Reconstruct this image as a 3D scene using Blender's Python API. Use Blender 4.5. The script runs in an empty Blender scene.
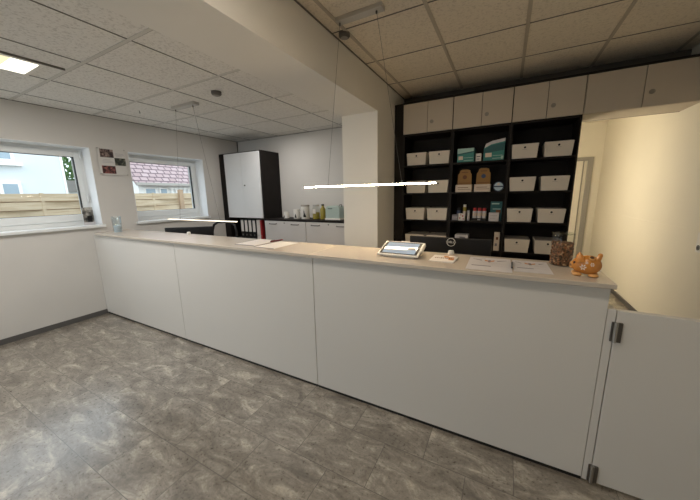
import bpy, bmesh, math, random
from mathutils import Vector, Matrix
random.seed(7)
scene = bpy.context.scene
COL = scene.collection
PI = math.pi

# ------------------------------------------------------------------ materials
def new_mat(name):
    m = bpy.data.materials.new(name); m.use_nodes = True
    nt = m.node_tree
    return m, nt, nt.nodes['Principled BSDF']

def mat(name, col, rough=.5, metal=0., var=0., vscale=4., bump=0., bscale=60., spec=None, coat=0.):
    """Plain principled material with a little procedural tone variation and bump."""
    m, nt, b = new_mat(name)
    b.inputs['Base Color'].default_value = (*col, 1)
    b.inputs['Roughness'].default_value = rough
    b.inputs['Metallic'].default_value = metal
    if spec is not None: b.inputs['Specular IOR Level'].default_value = spec
    if coat: b.inputs['Coat Weight'].default_value = coat
    tc = nt.nodes.new('ShaderNodeTexCoord')
    n = nt.nodes.new('ShaderNodeTexNoise'); n.inputs['Scale'].default_value = vscale; n.inputs['Detail'].default_value = 5
    nt.links.new(tc.outputs['Object'], n.inputs['Vector'])
    r = nt.nodes.new('ShaderNodeMapRange')
    r.inputs['From Min'].default_value = .3; r.inputs['From Max'].default_value = .7
    v = max(var, .02)
    r.inputs['To Min'].default_value = 1 - v; r.inputs['To Max'].default_value = 1 + v
    nt.links.new(n.outputs['Fac'], r.inputs['Value'])
    mx = nt.nodes.new('ShaderNodeMix'); mx.data_type = 'RGBA'; mx.blend_type = 'MULTIPLY'
    mx.inputs['Factor'].default_value = 1
    mx.inputs['A'].default_value = (*col, 1)
    nt.links.new(r.outputs['Result'], mx.inputs['B'])
    nt.links.new(mx.outputs['Result'], b.inputs['Base Color'])
    if bump:
        n2 = nt.nodes.new('ShaderNodeTexNoise'); n2.inputs['Scale'].default_value = bscale; n2.inputs['Detail'].default_value = 4
        nt.links.new(tc.outputs['Object'], n2.inputs['Vector'])
        bp = nt.nodes.new('ShaderNodeBump'); bp.inputs['Strength'].default_value = bump; bp.inputs['Distance'].default_value = .01
        nt.links.new(n2.outputs['Fac'], bp.inputs['Height']); nt.links.new(bp.outputs['Normal'], b.inputs['Normal'])
    return m

def emit(name, col, strength, rough=.5):
    m, nt, b = new_mat(name)
    b.inputs['Roughness'].default_value = rough
    b.inputs['Base Color'].default_value = (.1, .1, .1, 1)
    b.inputs['Emission Color'].default_value = (*col, 1)
    b.inputs['Emission Strength'].default_value = strength
    return m

def ramp_mat(name, stops, scale, rough, detail=8, distortion=0., stretch=(1, 1, 1), bump=0.):
    m, nt, b = new_mat(name)
    tc = nt.nodes.new('ShaderNodeTexCoord'); mp = nt.nodes.new('ShaderNodeMapping')
    mp.inputs['Scale'].default_value = stretch
    nt.links.new(tc.outputs['Object'], mp.inputs['Vector'])
    n = nt.nodes.new('ShaderNodeTexNoise'); n.inputs['Scale'].default_value = scale
    n.inputs['Detail'].default_value = detail; n.inputs['Distortion'].default_value = distortion
    nt.links.new(mp.outputs['Vector'], n.inputs['Vector'])
    cr = nt.nodes.new('ShaderNodeValToRGB')
    while len(cr.color_ramp.elements) < len(stops): cr.color_ramp.elements.new(.5)
    for e, (p, c) in zip(cr.color_ramp.elements, stops): e.position = p; e.color = (*c, 1)
    nt.links.new(n.outputs['Fac'], cr.inputs['Fac'])
    nt.links.new(cr.outputs['Color'], b.inputs['Base Color'])
    b.inputs['Roughness'].default_value = rough
    if bump:
        bp = nt.nodes.new('ShaderNodeBump'); bp.inputs['Strength'].default_value = bump; bp.inputs['Distance'].default_value = .01
        nt.links.new(n.outputs['Fac'], bp.inputs['Height']); nt.links.new(bp.outputs['Normal'], b.inputs['Normal'])
    return m

def glass_mat(name, tint=(1, 1, 1), gloss=.06, rough=0.0, edge=.6):
    m = bpy.data.materials.new(name); m.use_nodes = True
    nt = m.node_tree
    for n in list(nt.nodes):
        if n.type != 'OUTPUT_MATERIAL': nt.nodes.remove(n)
    out = nt.nodes['Material Output']
    t = nt.nodes.new('ShaderNodeBsdfTransparent'); t.inputs['Color'].default_value = (*tint, 1)
    g = nt.nodes.new('ShaderNodeBsdfGlossy'); g.inputs['Roughness'].default_value = rough
    lw = nt.nodes.new('ShaderNodeLayerWeight'); lw.inputs['Blend'].default_value = .25
    mr = nt.nodes.new('ShaderNodeMapRange'); mr.inputs['To Min'].default_value = gloss; mr.inputs['To Max'].default_value = edge
    nt.links.new(lw.outputs['Facing'], mr.inputs['Value'])
    mx = nt.nodes.new('ShaderNodeMixShader')
    nt.links.new(mr.outputs['Result'], mx.inputs['Fac'])
    nt.links.new(t.outputs['BSDF'], mx.inputs[1]); nt.links.new(g.outputs['BSDF'], mx.inputs[2])
    nt.links.new(mx.outputs['Shader'], out.inputs['Surface'])
    return m

def floor_mat():
    m, nt, b = new_mat('stone_vinyl')
    N, L = nt.nodes.new, nt.links.new
    tc = N('ShaderNodeTexCoord')
    mp = N('ShaderNodeMapping'); mp.inputs['Location'].default_value = (2.015, -.485, 0)
    L(tc.outputs['Object'], mp.inputs['Vector'])
    br = N('ShaderNodeTexBrick'); br.offset = .5; br.offset_frequency = 2
    br.inputs['Scale'].default_value = 1; br.inputs['Brick Width'].default_value = .43; br.inputs['Row Height'].default_value = .285
    br.inputs['Mortar Size'].default_value = .0016; br.inputs['Mortar Smooth'].default_value = .3
    br.inputs['Color1'].default_value = (.0, .0, .0, 1); br.inputs['Color2'].default_value = (1, 1, 1, 1); br.inputs['Mortar'].default_value = (.5, .5, .5, 1)
    L(mp.outputs['Vector'], br.inputs['Vector'])
    # every slab gets its own piece of the stone pattern
    sh = N('ShaderNodeVectorMath'); sh.operation = 'SCALE'; sh.inputs['Scale'].default_value = 3.1
    L(br.outputs['Color'], sh.inputs[0])
    ad = N('ShaderNodeVectorMath'); ad.operation = 'ADD'
    L(tc.outputs['Object'], ad.inputs[0]); L(sh.outputs['Vector'], ad.inputs[1])
    mp2 = N('ShaderNodeMapping'); mp2.inputs['Scale'].default_value = (1.0, 2.3, 1); mp2.inputs['Rotation'].default_value = (0, 0, .25)
    L(ad.outputs['Vector'], mp2.inputs['Vector'])
    n1 = N('ShaderNodeTexNoise'); n1.inputs['Scale'].default_value = 4.4; n1.inputs['Detail'].default_value = 13
    n1.inputs['Roughness'].default_value = .73; n1.inputs['Distortion'].default_value = .7
    L(mp2.outputs['Vector'], n1.inputs['Vector'])
    cr = N('ShaderNodeValToRGB')
    st = [(.32, (.115, .097, .077)), (.46, (.205, .178, .144)), (.55, (.30, .265, .218)), (.68, (.60, .545, .46))]
    while len(cr.color_ramp.elements) < 4: cr.color_ramp.elements.new(.5)
    for e, (p, c) in zip(cr.color_ramp.elements, st): e.position = p; e.color = (*c, 1)
    L(n1.outputs['Fac'], cr.inputs['Fac'])
    n2 = N('ShaderNodeTexNoise'); n2.inputs['Scale'].default_value = 60; n2.inputs['Detail'].default_value = 6; n2.inputs['Roughness'].default_value = .7
    L(ad.outputs['Vector'], n2.inputs['Vector'])
    r2 = N('ShaderNodeMapRange'); r2.inputs['From Min'].default_value = .3; r2.inputs['From Max'].default_value = .7
    r2.inputs['To Min'].default_value = .76; r2.inputs['To Max'].default_value = 1.24
    L(n2.outputs['Fac'], r2.inputs['Value'])
    mu = N('ShaderNodeMix'); mu.data_type = 'RGBA'; mu.blend_type = 'MULTIPLY'; mu.inputs['Factor'].default_value = 1
    L(cr.outputs['Color'], mu.inputs['A']); L(r2.outputs['Result'], mu.inputs['B'])
    mo = N('ShaderNodeMix'); mo.data_type = 'RGBA'
    L(br.outputs['Fac'], mo.inputs['Factor']); L(mu.outputs['Result'], mo.inputs['A']); mo.inputs['B'].default_value = (.07, .06, .05, 1)
    L(mo.outputs['Result'], b.inputs['Base Color'])
    rr = N('ShaderNodeMapRange'); rr.inputs['To Min'].default_value = .22; rr.inputs['To Max'].default_value = .36
    L(n2.outputs['Fac'], rr.inputs['Value']); L(rr.outputs['Result'], b.inputs['Roughness'])
    b.inputs['Specular IOR Level'].default_value = 1.0
    b.inputs['Coat Weight'].default_value = .7; b.inputs['Coat Roughness'].default_value = .20
    bp = N('ShaderNodeBump'); bp.inputs['Strength'].default_value = .22; bp.inputs['Distance'].default_value = .004
    L(n2.outputs['Fac'], bp.inputs['Height']); L(bp.outputs['Normal'], b.inputs['Normal'])
    return m

def ceiling_mat(name, col, dark, scale, lo, hi):
    m, nt, b = new_mat(name)
    N, L = nt.nodes.new, nt.links.new
    tc = N('ShaderNodeTexCoord')
    n = N('ShaderNodeTexNoise'); n.inputs['Scale'].default_value = scale; n.inputs['Detail'].default_value = 6; n.inputs['Roughness'].default_value = .65
    L(tc.outputs['Object'], n.inputs['Vector'])
    cr = N('ShaderNodeValToRGB'); cr.color_ramp.elements[0].position = lo; cr.color_ramp.elements[0].color = (*dark, 1)
    cr.color_ramp.elements[1].position = hi; cr.color_ramp.elements[1].color = (*col, 1)
    L(n.outputs['Fac'], cr.inputs['Fac']); L(cr.outputs['Color'], b.inputs['Base Color'])
    b.inputs['Roughness'].default_value = .9
    bp = N('ShaderNodeBump'); bp.inputs['Strength'].default_value = .3; bp.inputs['Distance'].default_value = .004
    L(n.outputs['Fac'], bp.inputs['Height']); L(bp.outputs['Normal'], b.inputs['Normal'])
    return m

M = dict(
    floor=floor_mat(),
    wall=mat('painted_wall', (.64, .62, .59), .85, var=.03, vscale=1.5, bump=.06, bscale=140),
    beam=mat('painted_beam', (.82, .80, .76), .85, var=.02, vscale=1.5, bump=.05, bscale=140),
    shade=mat('dark_painted_wall', (.10, .085, .07), .9),  # shade above the cabinets, put into the wall colour
    wallwarm=mat('painted_corridor_wall', (.80, .75, .64), .85, var=.03, vscale=1.2, bump=.06, bscale=140),
    ceilL=ceiling_mat('mineral_tile_left', (.82, .80, .76), (.60, .58, .54), 55, .34, .50),
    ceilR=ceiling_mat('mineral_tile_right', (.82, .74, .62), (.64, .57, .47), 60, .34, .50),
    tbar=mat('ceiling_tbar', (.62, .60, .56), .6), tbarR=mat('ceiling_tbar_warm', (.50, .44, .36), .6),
    gap=mat('ceiling_gap', (.16, .15, .135), .8),
    base=mat('grey_baseboard', (.10, .095, .09), .6),
    reveal=mat('white_reveal', (.86, .88, .90), .7),
    pvc=mat('white_pvc', (.80, .82, .82), .35),
    gasket=mat('black_gasket', (.02, .02, .02), .6),
    glass=glass_mat('window_glass', (.97, .99, .99), .008, 0., .12),
    jarglass=glass_mat('jar_glass', (.93, .94, .92), .03, .05, .22),
    cupglass=glass_mat('clear_plastic', (.90, .94, .95), .16),
    lam=mat('white_laminate', (.70, .675, .635), .42, var=.02, vscale=.8),
    top=mat('counter_top_laminate', (.58, .51, .43), .2, var=.02, vscale=2),
    plinth=mat('black_plinth', (.012, .011, .010), .6),
    blackwood=mat('black_brown_wood', (.011, .0085, .0075), .6, var=.2, vscale=8, spec=.22),
    door=mat('cream_door', (.50, .44, .365), .5, var=.02, spec=.3),
    doorw=mat('white_cabinet_door', (.74, .75, .76), .35, var=.02),
    drawer=mat('grey_white_drawer', (.62, .60, .59), .4),
    lockring=mat('pale_lock_ring', (.30, .28, .25), .35, .6),
    steel=mat('brushed_steel', (.45, .44, .42), .35, 1.0),
    darksteel=mat('dark_steel', (.16, .15, .14), .4, .9),
    alu=mat('aluminium', (.55, .53, .50), .38, .9),
    box=mat('cream_fibreboard', (.68, .62, .54), .7, var=.03),
    boxlid=mat('grey_box_lid', (.34, .31, .28), .8),
    black=mat('black_plastic', (.009, .009, .010), .45, spec=.3),
    blacksoft=mat('black_fabric', (.015, .015, .016), .8),
    white=mat('white_plastic', (.80, .78, .74), .4),
    paper=mat('white_paper', (.72, .68, .65), .75), paper2=mat('pale_printed_paper', (.57, .55, .565), .6),
    ink=mat('grey_ink', (.20, .19, .22), .8), inkpale=mat('pale_ink', (.45, .43, .45), .8), orange=mat('orange_ink', (.55, .22, .06), .7), brown=mat('brown_ink', (.16, .06, .025), .7),
    red=mat('red_plastic', (.42, .03, .035), .45), darkred=mat('dark_red_plastic', (.14, .015, .02), .4),
    teal=mat('teal_card', (.03, .22, .20), .5, var=.1), tealpale=mat('pale_teal_card', (.35, .55, .50), .5), tealdark=mat('dark_teal_card', (.012, .10, .11), .5),
    amber=mat('amber_card', (.28, .14, .025), .55, var=.1), amberdark=mat('dark_amber', (.14, .05, .012), .6),
    cream=mat('cream_card', (.66, .56, .46), .6), navy=mat('navy_card', (.03, .05, .11), .5), sky=mat('pale_blue_card', (.45, .58, .66), .4),
    clay=mat('orange_glazed_clay', (.62, .245, .045), .22, var=.08, vscale=25, coat=.3),
    claypale=mat('pale_orange_glaze', (.70, .36, .12), .25), claydark=mat('brown_glaze', (.10, .035, .012), .3), glazewhite=mat('white_glaze', (.85, .82, .72), .3),
    treats=ramp_mat('dry_treats', [(.35, (.045, .024, .012)), (.5, (.17, .10, .05)), (.6, (.28, .10, .04)), (.7, (.42, .28, .14))], 130, .8, 3, bump=.8),
    water=mat('frosted_pale_blue', (.62, .74, .84), .35),
    led=emit('warm_led', (1.0, .75, .45), 84), ledoff=emit('dim_led', (1.0, .86, .66), 2.6),
    tube=emit('ceiling_panel_glow', (1.0, .88, .55), 1.0), tubecool=emit('ceiling_panel_glow_bright', (1.0, .95, .78), 2.5),
    screen=emit('tablet_screen', (.55, .72, .86), .5, .025),
    wood=ramp_mat('fence_wood', [(.3, (.40, .30, .19)), (.55, (.52, .42, .29)), (.8, (.58, .50, .37))], 3, .8, 5, .5, (1, .6, 6)),
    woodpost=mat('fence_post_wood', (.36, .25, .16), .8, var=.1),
    housewall=mat('pale_blue_render', (.64, .685, .70), .9, var=.06, vscale=.8), housewhite=mat('white_render', (.85, .86, .85), .9),
    housewin=mat('house_window_glass', (.30, .38, .44), .2), housetrim=mat('house_trim', (.86, .85, .82), .7),
    ground=mat('outside_ground', (.30, .29, .25), .9, var=.2), leaf=mat('leaf_green', (.10, .19, .06), .7, var=.4, vscale=2), bark=mat('bark', (.12, .08, .05), .9),
    greypaint=mat('grey_door_frame', (.33, .31, .28), .5), doorleaf=mat('corridor_door_leaf', (.78, .73, .64), .5),
    photo1=ramp_mat('photo_grey_brown', [(.38, (.015, .008, .010)), (.5, (.07, .04, .035)), (.62, (.30, .22, .19))], 30, .5, 4),
    photo2=ramp_mat('photo_dark_green', [(.4, (.008, .010, .007)), (.52, (.035, .042, .026)), (.64, (.20, .19, .14))], 36, .5, 4),
    photo3=ramp_mat('photo_dark_red', [(.4, (.015, .004, .004)), (.5, (.07, .014, .014)), (.62, (.28, .10, .08))], 40, .5, 4),
    photo4=ramp_mat('photo_black_white', [(.35, (.03, .03, .03)), (.5, (.22, .21, .19)), (.65, (.55, .53, .48))], 18, .4, 3),
    olive=mat('yellow_green_filling', (.33, .27, .04), .4), tealcan=mat('pale_teal_enamel', (.42, .52, .49), .35), tealslot=mat('grey_teal_slot', (.13, .19, .18), .5),
    pens=mat('grey_pen', (.06, .06, .07), .4),
)
def roof_mat():
    m, nt, b = new_mat('pink_roof_tiles')
    N, L = nt.nodes.new, nt.links.new
    tc = N('ShaderNodeTexCoord')
    sx = N('ShaderNodeSeparateXYZ'); L(tc.outputs['Object'], sx.inputs['Vector'])
    cb = N('ShaderNodeCombineXYZ'); L(sx.outputs['Y'], cb.inputs['X']); L(sx.outputs['Z'], cb.inputs['Y'])
    br = N('ShaderNodeTexBrick'); br.offset = .5
    br.inputs['Scale'].default_value = 1; br.inputs['Brick Width'].default_value = .24; br.inputs['Row Height'].default_value = .14
    br.inputs['Mortar Size'].default_value = .022; br.inputs['Mortar Smooth'].default_value = .4
    br.inputs['Color1'].default_value = (.33, .24, .24, 1); br.inputs['Color2'].default_value = (.40, .31, .31, 1); br.inputs['Mortar'].default_value = (.12, .08, .09, 1)
    L(cb.outputs['Vector'], br.inputs['Vector']); L(br.outputs['Color'], b.inputs['Base Color'])
    b.inputs['Roughness'].default_value = .8
    return m
M['rooftile'] = roof_mat()

# ------------------------------------------------------------------ mesh helpers
class MB:
    """Collects shapes into one mesh. off: subtracted from every point (world -> local of the parent)."""
    def __init__(s, off=(0, 0, 0)):
        s.v = []; s.f = []; s.off = Vector(off); s.sm = []
    def add(s, vs, fs, smooth=False):
        b = len(s.v)
        s.v += [tuple(Vector(p) - s.off) for p in vs]
        s.f += [tuple(b + i for i in f) for f in fs]; s.sm += [smooth] * len(fs)
        return s
    def box(s, x0, x1, y0, y1, z0, z1):
        return s.hexa([(x0, y0, z0), (x1, y0, z0), (x1, y1, z0), (x0, y1, z0), (x0, y0, z1), (x1, y0, z1), (x1, y1, z1), (x0, y1, z1)])
    def hexa(s, p):
        return s.add(p, [(3, 2, 1, 0), (4, 5, 6, 7), (0, 1, 5, 4), (1, 2, 6, 5), (2, 3, 7, 6), (3, 0, 4, 7)])
    def obox(s, c, size, m3):
        hx, hy, hz = [q / 2 for q in size]
        P = [(-hx, -hy, -hz), (hx, -hy, -hz), (hx, hy, -hz), (-hx, hy, -hz), (-hx, -hy, hz), (hx, -hy, hz), (hx, hy, hz), (-hx, hy, hz)]
        return s.hexa([Vector(c) + m3 @ Vector(q) for q in P])
    def tube(s, pts, r, n=10, closed=False):
        pts = [Vector(p) for p in pts]; k = len(pts)
        rs = r if isinstance(r, (list, tuple)) else [r] * k
        vs = []; fs = []; prev = None
        for i, p in enumerate(pts):
            if closed: d = pts[(i + 1) % k] - pts[i - 1]
            else: d = pts[min(i + 1, k - 1)] - pts[max(i - 1, 0)]
            d.normalize()
            if prev is None:
                a = Vector((0, 0, 1)) if abs(d.z) < .9 else Vector((1, 0, 0))
                u = d.cross(a).normalized()
            else:
                u = (prev - d * prev.dot(d)).normalized()
            prev = u; w = d.cross(u)
            for j in range(n):
                t = 2 * PI * j / n
                vs.append(p + (u * math.cos(t) + w * math.sin(t)) * rs[i])
        m = k if closed else k - 1
        for i in range(m):
            a = i * n; b = ((i + 1) % k) * n
            for j in range(n): fs.append((a + j, a + (j + 1) % n, b + (j + 1) % n, b + j))
        if not closed:
            fs.append(tuple(range(n - 1, -1, -1))); fs.append(tuple((k - 1) * n + j for j in range(n)))
        return s.add(vs, fs, True)
    def lathe(s, prof, c=(0, 0, 0), n=28, cap=True):
        vs = []; fs = []
        for r, z in prof:
            for j in range(n):
                t = 2 * PI * j / n; vs.append((c[0] + r * math.cos(t), c[1] + r * math.sin(t), c[2] + z))
        k = len(prof)
        for i in range(k - 1):
            for j in range(n): fs.append((i * n + j, i * n + (j + 1) % n, (i + 1) * n + (j + 1) % n, (i + 1) * n + j))
        if cap:
            fs.append(tuple(range(n - 1, -1, -1))); fs.append(tuple((k - 1) * n + j for j in range(n)))
        return s.add(vs, fs, True)
    def disc_y(s, x, y, z, r, t=.002, n=20, rx=None):
        """flat round plate facing -y, thickness t toward -y"""
        rx = rx or r
        a = [(x + rx * math.cos(2 * PI * j / n), y, z + r * math.sin(2 * PI * j / n)) for j in range(n)]
        b = [(p[0], y - t, p[2]) for p in a]
        fs = [tuple(range(n, 2 * n)), tuple(range(n - 1, -1, -1))] + [(j, (j + 1) % n, n + (j + 1) % n, n + j) for j in range(n)]
        return s.add(a + b, fs)
    def ring_y(s, x, y, z, r0, r1, t=.002, n=32):
        vs = []
        for yy in (y, y - t):
            for rr in (r0, r1):
                vs += [(x + rr * math.cos(2 * PI * j / n), yy, z + rr * math.sin(2 * PI * j / n)) for j in range(n)]
        fs = []
        for j in range(n):
            k = (j + 1) % n
            fs += [(2 * n + j, 2 * n + k, 3 * n + k, 3 * n + j), (j, n + j, n + k, k), (j, k, 2 * n + k, 2 * n + j), (n + j, 3 * n + j, 3 * n + k, n + k)]
        return s.add(vs, fs)
    def ball(s, c, r, n=16, m=10, m3=None):
        rx, ry, rz = r if isinstance(r, (tuple, list)) else (r, r, r)
        vs = []; fs = []
        for i in range(m + 1):
            ph = -PI / 2 + PI * i / m
            for j in range(n):
                t = 2 * PI * j / n
                q = Vector((rx * math.cos(ph) * math.cos(t), ry * math.cos(ph) * math.sin(t), rz * math.sin(ph)))
                if m3: q = m3 @ q
                vs.append(Vector(c) + q)
        for i in range(m):
            for j in range(n): fs.append((i * n + j, i * n + (j + 1) % n, (i + 1) * n + (j + 1) % n, (i + 1) * n + j))
        return s.add(vs, fs, True)
    def prism(s, poly, axis, a, b):
        """extrude a 2D polygon along axis ('x','y','z') from a to b"""
        def P(p, t): return {'x': (t, p[0], p[1]), 'y': (p[0], t, p[1]), 'z': (p[0], p[1], t)}[axis]
        n = len(poly)
        vs = [P(p, a) for p in poly] + [P(p, b) for p in poly]
        fs = [tuple(range(n)), tuple(range(2 * n - 1, n - 1, -1))] + [(j, n + j, n + (j + 1) % n, (j + 1) % n) for j in range(n)]
        return s.add(vs, fs)
    def build(s, name, material, parent=None, bevel=0., seg=2, label=None):
        me = bpy.data.meshes.new(name)
        me.from_pydata(s.v, [], s.f)
        bm = bmesh.new(); bm.from_mesh(me)
        bmesh.ops.remove_doubles(bm, verts=bm.verts, dist=1e-6)
        bmesh.ops.recalc_face_normals(bm, faces=bm.faces)
        bm.to_mesh(me); bm.free()
        if any(s.sm):
            me.shade_smooth()
            try: me.set_sharp_from_angle(angle=math.radians(38))
            except Exception: pass
        me.materials.append(material)
        o = bpy.data.objects.new(name, me); COL.objects.link(o)
        if parent: o.parent = parent
        if bevel:
            md = o.modifiers.new('Bevel', 'BEVEL'); md.width = bevel; md.segments = seg; md.limit_method = 'ANGLE'
        if label: o['label'] = label
        return o

def tag(o, label=None, cat=None, group=None, kind=None):
    if label: o['label'] = label
    if cat: o['category'] = cat
    if group: o['group'] = group
    if kind: o['kind'] = kind
    return o
def thing(name, label, cat, loc=(0, 0, 0), rotz=0., group=None, kind=None):
    o = bpy.data.objects.new(name, None); COL.objects.link(o)
    o.location = loc; o.rotation_euler = (0, 0, rotz); o.empty_display_size = .05
    return tag(o, label, cat, group, kind)
def struct(o, label=None): 
    o['kind'] = 'structure'
    if label: o['label'] = label
    return o
def copy_tree(o, parent=None):
    c = o.copy(); COL.objects.link(c)
    if parent: c.parent = parent
    for ch in list(o.children): copy_tree(ch, c)
    return c
def text_obj(name, s, size, material, parent, loc, rot=(PI / 2, 0, 0), label=None):
    cu = bpy.data.curves.new(name, 'FONT'); cu.body = s; cu.size = size; cu.align_x = 'CENTER'; cu.align_y = 'CENTER'; cu.extrude = .0006
    t = bpy.data.objects.new(name, cu); COL.objects.link(t)
    dg = bpy.context.evaluated_depsgraph_get(); dg.update()
    me = bpy.data.meshes.new_from_object(t.evaluated_get(dg))
    bpy.data.objects.remove(t); bpy.data.curves.remove(cu)
    me.materials.clear(); me.materials.append(material)
    o = bpy.data.objects.new(name, me); COL.objects.link(o); o.parent = parent; o.location = loc; o.rotation_euler = rot
    if label: o['label'] = label
    return o

# ------------------------------------------------------------------ measured dimensions (metres)
XL = -4.33            # left wall
YB = 3.86             # back wall of the left office
XB0, XB1 = -1.774, -1.323   # beam and pillar
YP, ZB = 3.163, 2.316       # pillar front, beam underside
ZCL, ZCR = 2.376, 2.675     # ceilings
YS = 3.727            # front of the dark bookcases
YBR = 4.10            # wall behind them
XW = 1.41             # right wall
YE = 6.60             # far end of the corridor
YF = -3.2             # wall behind the camera
YC = 1.578            # front of the counter
ZT = 1.019            # counter top

# ------------------------------------------------------------------ setting
struct(MB().box(XL - .3, XW + .15, YF - .15, YE + .15, -.12, 0).build('floor', M['floor']))
struct(MB().box(XL - .3, XB0 + .02, YF - .1, YB + .15, ZCL, ZCL + .1).build('ceiling', M['ceilL']))
struct(MB().box(XB1 - .02, XW + .1, YF - .1, YBR + .1, ZCR, ZCR + .1).build('ceiling', M['ceilR']))
struct(MB().box(.05, XW, YBR + .06, YE, 2.55, 2.65).build('ceiling', M['wallwarm']))
# windows: wall with two openings
W1 = (.28, 1.688); W2 = (2.082, 3.136); WZ = (1.105, 2.002)
w = MB(); xa, xb = XL - .3, XL
for y0, y1 in ((YF - .15, W1[0]), (W1[1], W2[0]), (W2[1], YB + .15)): w.box(xa, xb, y0, y1, 0, 2.7)
for y0, y1 in (W1, W2): w.box(xa, xb, y0, y1, 0, WZ[0] - .03).box(xa, xb, y0, y1, WZ[1], 2.7)
struct(w.build('wall_left', M['wall']))
struct(MB().box(XL, XB0 + .02, YB, YB + .15, 0, 2.7).build('wall_back', M['wall']))
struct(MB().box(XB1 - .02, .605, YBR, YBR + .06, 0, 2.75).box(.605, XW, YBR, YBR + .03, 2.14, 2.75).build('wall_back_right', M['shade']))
struct(MB().box(XW, XW + .15, YF - .15, YE + .15, 0, 2.8).build('wall_right', M['wallwarm']))
struct(MB().box(.05, .12, YBR + .06, YE, 0, 2.6).build('wall_corridor_side', M['wallwarm']))
struct(MB().box(.05, XW, YE, YE + .15, 0, 2.6).build('wall_corridor_end', M['wallwarm']))
FX0, FX1, FZ0, FZ1 = -4.0, -1.6, .25, 2.2          # unseen window added behind the camera to let in fill daylight
struct(MB().box(XL, FX0, YF - .15, YF, 0, 2.8).box(FX1, XW, YF - .15, YF, 0, 2.8).box(FX0, FX1, YF - .15, YF, 0, FZ0).box(FX0, FX1, YF - .15, YF, FZ1, 2.8).build('wall_front', M['wall']))
struct(MB().prism([(YF, ZB), (YP, ZB), (YP, 0), (YBR + .05, 0), (YBR + .05, 2.8), (YF, 2.8)], 'x', XB0, XB1).build('wall_pillar_beam', M['beam']))
struct(MB().box(XL, XL + .012, YF, YC, 0, .055).build('baseboard_left', M['base']))
struct(MB().box(XW - .012, XW, 1.9, YE, 0, .055).build('baseboard_right', M['base']))
struct(MB().box(XW - .004, XW, 3.3, YE, 1.055, 1.068).build('trim_5', M['wallwarm']))
struct(MB().tube([(XL + .012, YB - .012, 2.12), (XL + .012, YB - .012, ZCL)], .007, 8).build('trim_6', M['gasket']))
# ceiling grids
g = MB(); gd = MB()
for k in range(-7, 5):
    y = 1.127 + .64 * k
    if YF < y < YB: g.box(XL, XB0, y - .011, y + .011, ZCL - .004, ZCL + .001)
for k in range(4):
    x = -2.13 - .6235 * k; gd.box(x - .004, x + .004, YF, YB, ZCL - .003, ZCL + .001)
gd.box(XL, XL + .006, YF, YB, ZCL - .006, ZCL + .001).box(XL, XB0, YB - .006, YB, ZCL - .006, ZCL + .001)
for k in range(-7, 5):
    y = 1.127 + .64 * k
    if YF < y < YB: gd.box(XL, XB0, y + .011, y + .0135, ZCL - .0035, ZCL + .001)
struct(g.build('trim_1', M['tbar'])); struct(gd.build('trim_2', M['gap']))
g = MB(); gd = MB()
for k in range(-1, 5):
    x = -.578 + .6275 * k
    if XB1 < x < XW: g.box(x - .013, x + .013, YF, YBR, ZCR - .005, ZCR + .001)
for k in range(-9, 4):
    y = 2.222 + .6315 * k
    if YF < y < YBR: gd.box(XB1, XW, y - .0045, y + .0045, ZCR - .003, ZCR + .001)
gd.box(XB1, XB1 + .008, YF, YBR, ZCR - .008, ZCR + .001)
struct(g.build('trim_3', M['tbarR'])); struct(gd.build('trim_4', M['gap']))

def window(n, y0, y1, hinge=True):
    t = thing('window_%d' % n, None, None, (XL, (y0 + y1) / 2, WZ[0]), kind='structure')
    o = t.location
    z0, z1 = WZ
    fr = MB(o)
    X0, X1 = XL - .27, XL - .195
    def rect(mb, x0, x1, a0, a1, b0, b1, wl, wr, wb, wt):
        mb.box(x0, x1, a0, a0 + wl, b0, b1).box(x0, x1, a1 - wr, a1, b0, b1).box(x0, x1, a0 + wl, a1 - wr, b0, b0 + wb).box(x0, x1, a0 + wl, a1 - wr, b1 - wt, b1)
    rect(fr, X0, X1, y0, y1, z0, z1, .045, .045, .055, .045)
    fr.build('window_frame', M['pvc'], t, .004)
    s = MB(o); rect(s, X0 + .01, X1 + .014, y0 + .04, y1 - .04, z0 + .05, z1 - .04, .052, .052, .078, .062)
    s.build('window_sash', M['pvc'], t, .006)
    ga, gb, gc, gz = y0 + .092, y1 - .092, z0 + .128, z1 - .102
    k = MB(o); rect(k, X1 - .03, X1 + .002, ga - .001, gb + .001, gc - .001, gz + .001, .007, .007, .005, .005); k.build('gasket', M['gasket'], t)
    MB(o).add([(X1 - .02, ga, gc), (X1 - .02, gb, gc), (X1 - .02, gb, gz), (X1 - .02, ga, gz)], [(0, 1, 2, 3)]).build('window_pane', M['glass'], t)
    if hinge:
        MB(o).tube([(X1 + .02, y1 - .035, z1 - .12), (X1 + .02, y1 - .035, z1 - .03)], .009).build('window_hinge', M['pvc'], t)
        MB(o).tube([(X1 + .02, y1 - .035, z0 + .27), (X1 + .02, y1 - .035, z0 + .36)], .009).build('window_hinge', M['pvc'], t)
    MB(o).box(X1, XL + .001, y1 - .004, y1, z0, z1).box(X1, XL + .001, y0, y0 + .004, z0, z1).box(X1, XL + .001, y0 + .004, y1 - .004, z1 - .004, z1).build('window_reveal', M['reveal'], t)
    MB(o).box(XL - .2, XL + .035, y0 - .02, y1 + .02, z0 - .03, z0).build('window_sill', M['pvc'], t, .004)
    return t
window(1, *W1); window(2, *W2, hinge=False)
t = thing('window_3', None, None, ((FX0 + FX1) / 2, YF, FZ0), kind='structure'); o = t.location  # unseen window added behind the camera for fill daylight
fr = MB(o)
for x0, x1, z0, z1 in ((FX0, FX0 + .07, FZ0, FZ1), (FX1 - .07, FX1, FZ0, FZ1), (FX0, FX1, FZ0, FZ0 + .07), (FX0, FX1, FZ1 - .07, FZ1), (-2.84, -2.76, FZ0, FZ1)): fr.box(x0, x1, YF - .11, YF - .04, z0, z1)
fr.build('window_frame', M['pvc'], t)
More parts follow.
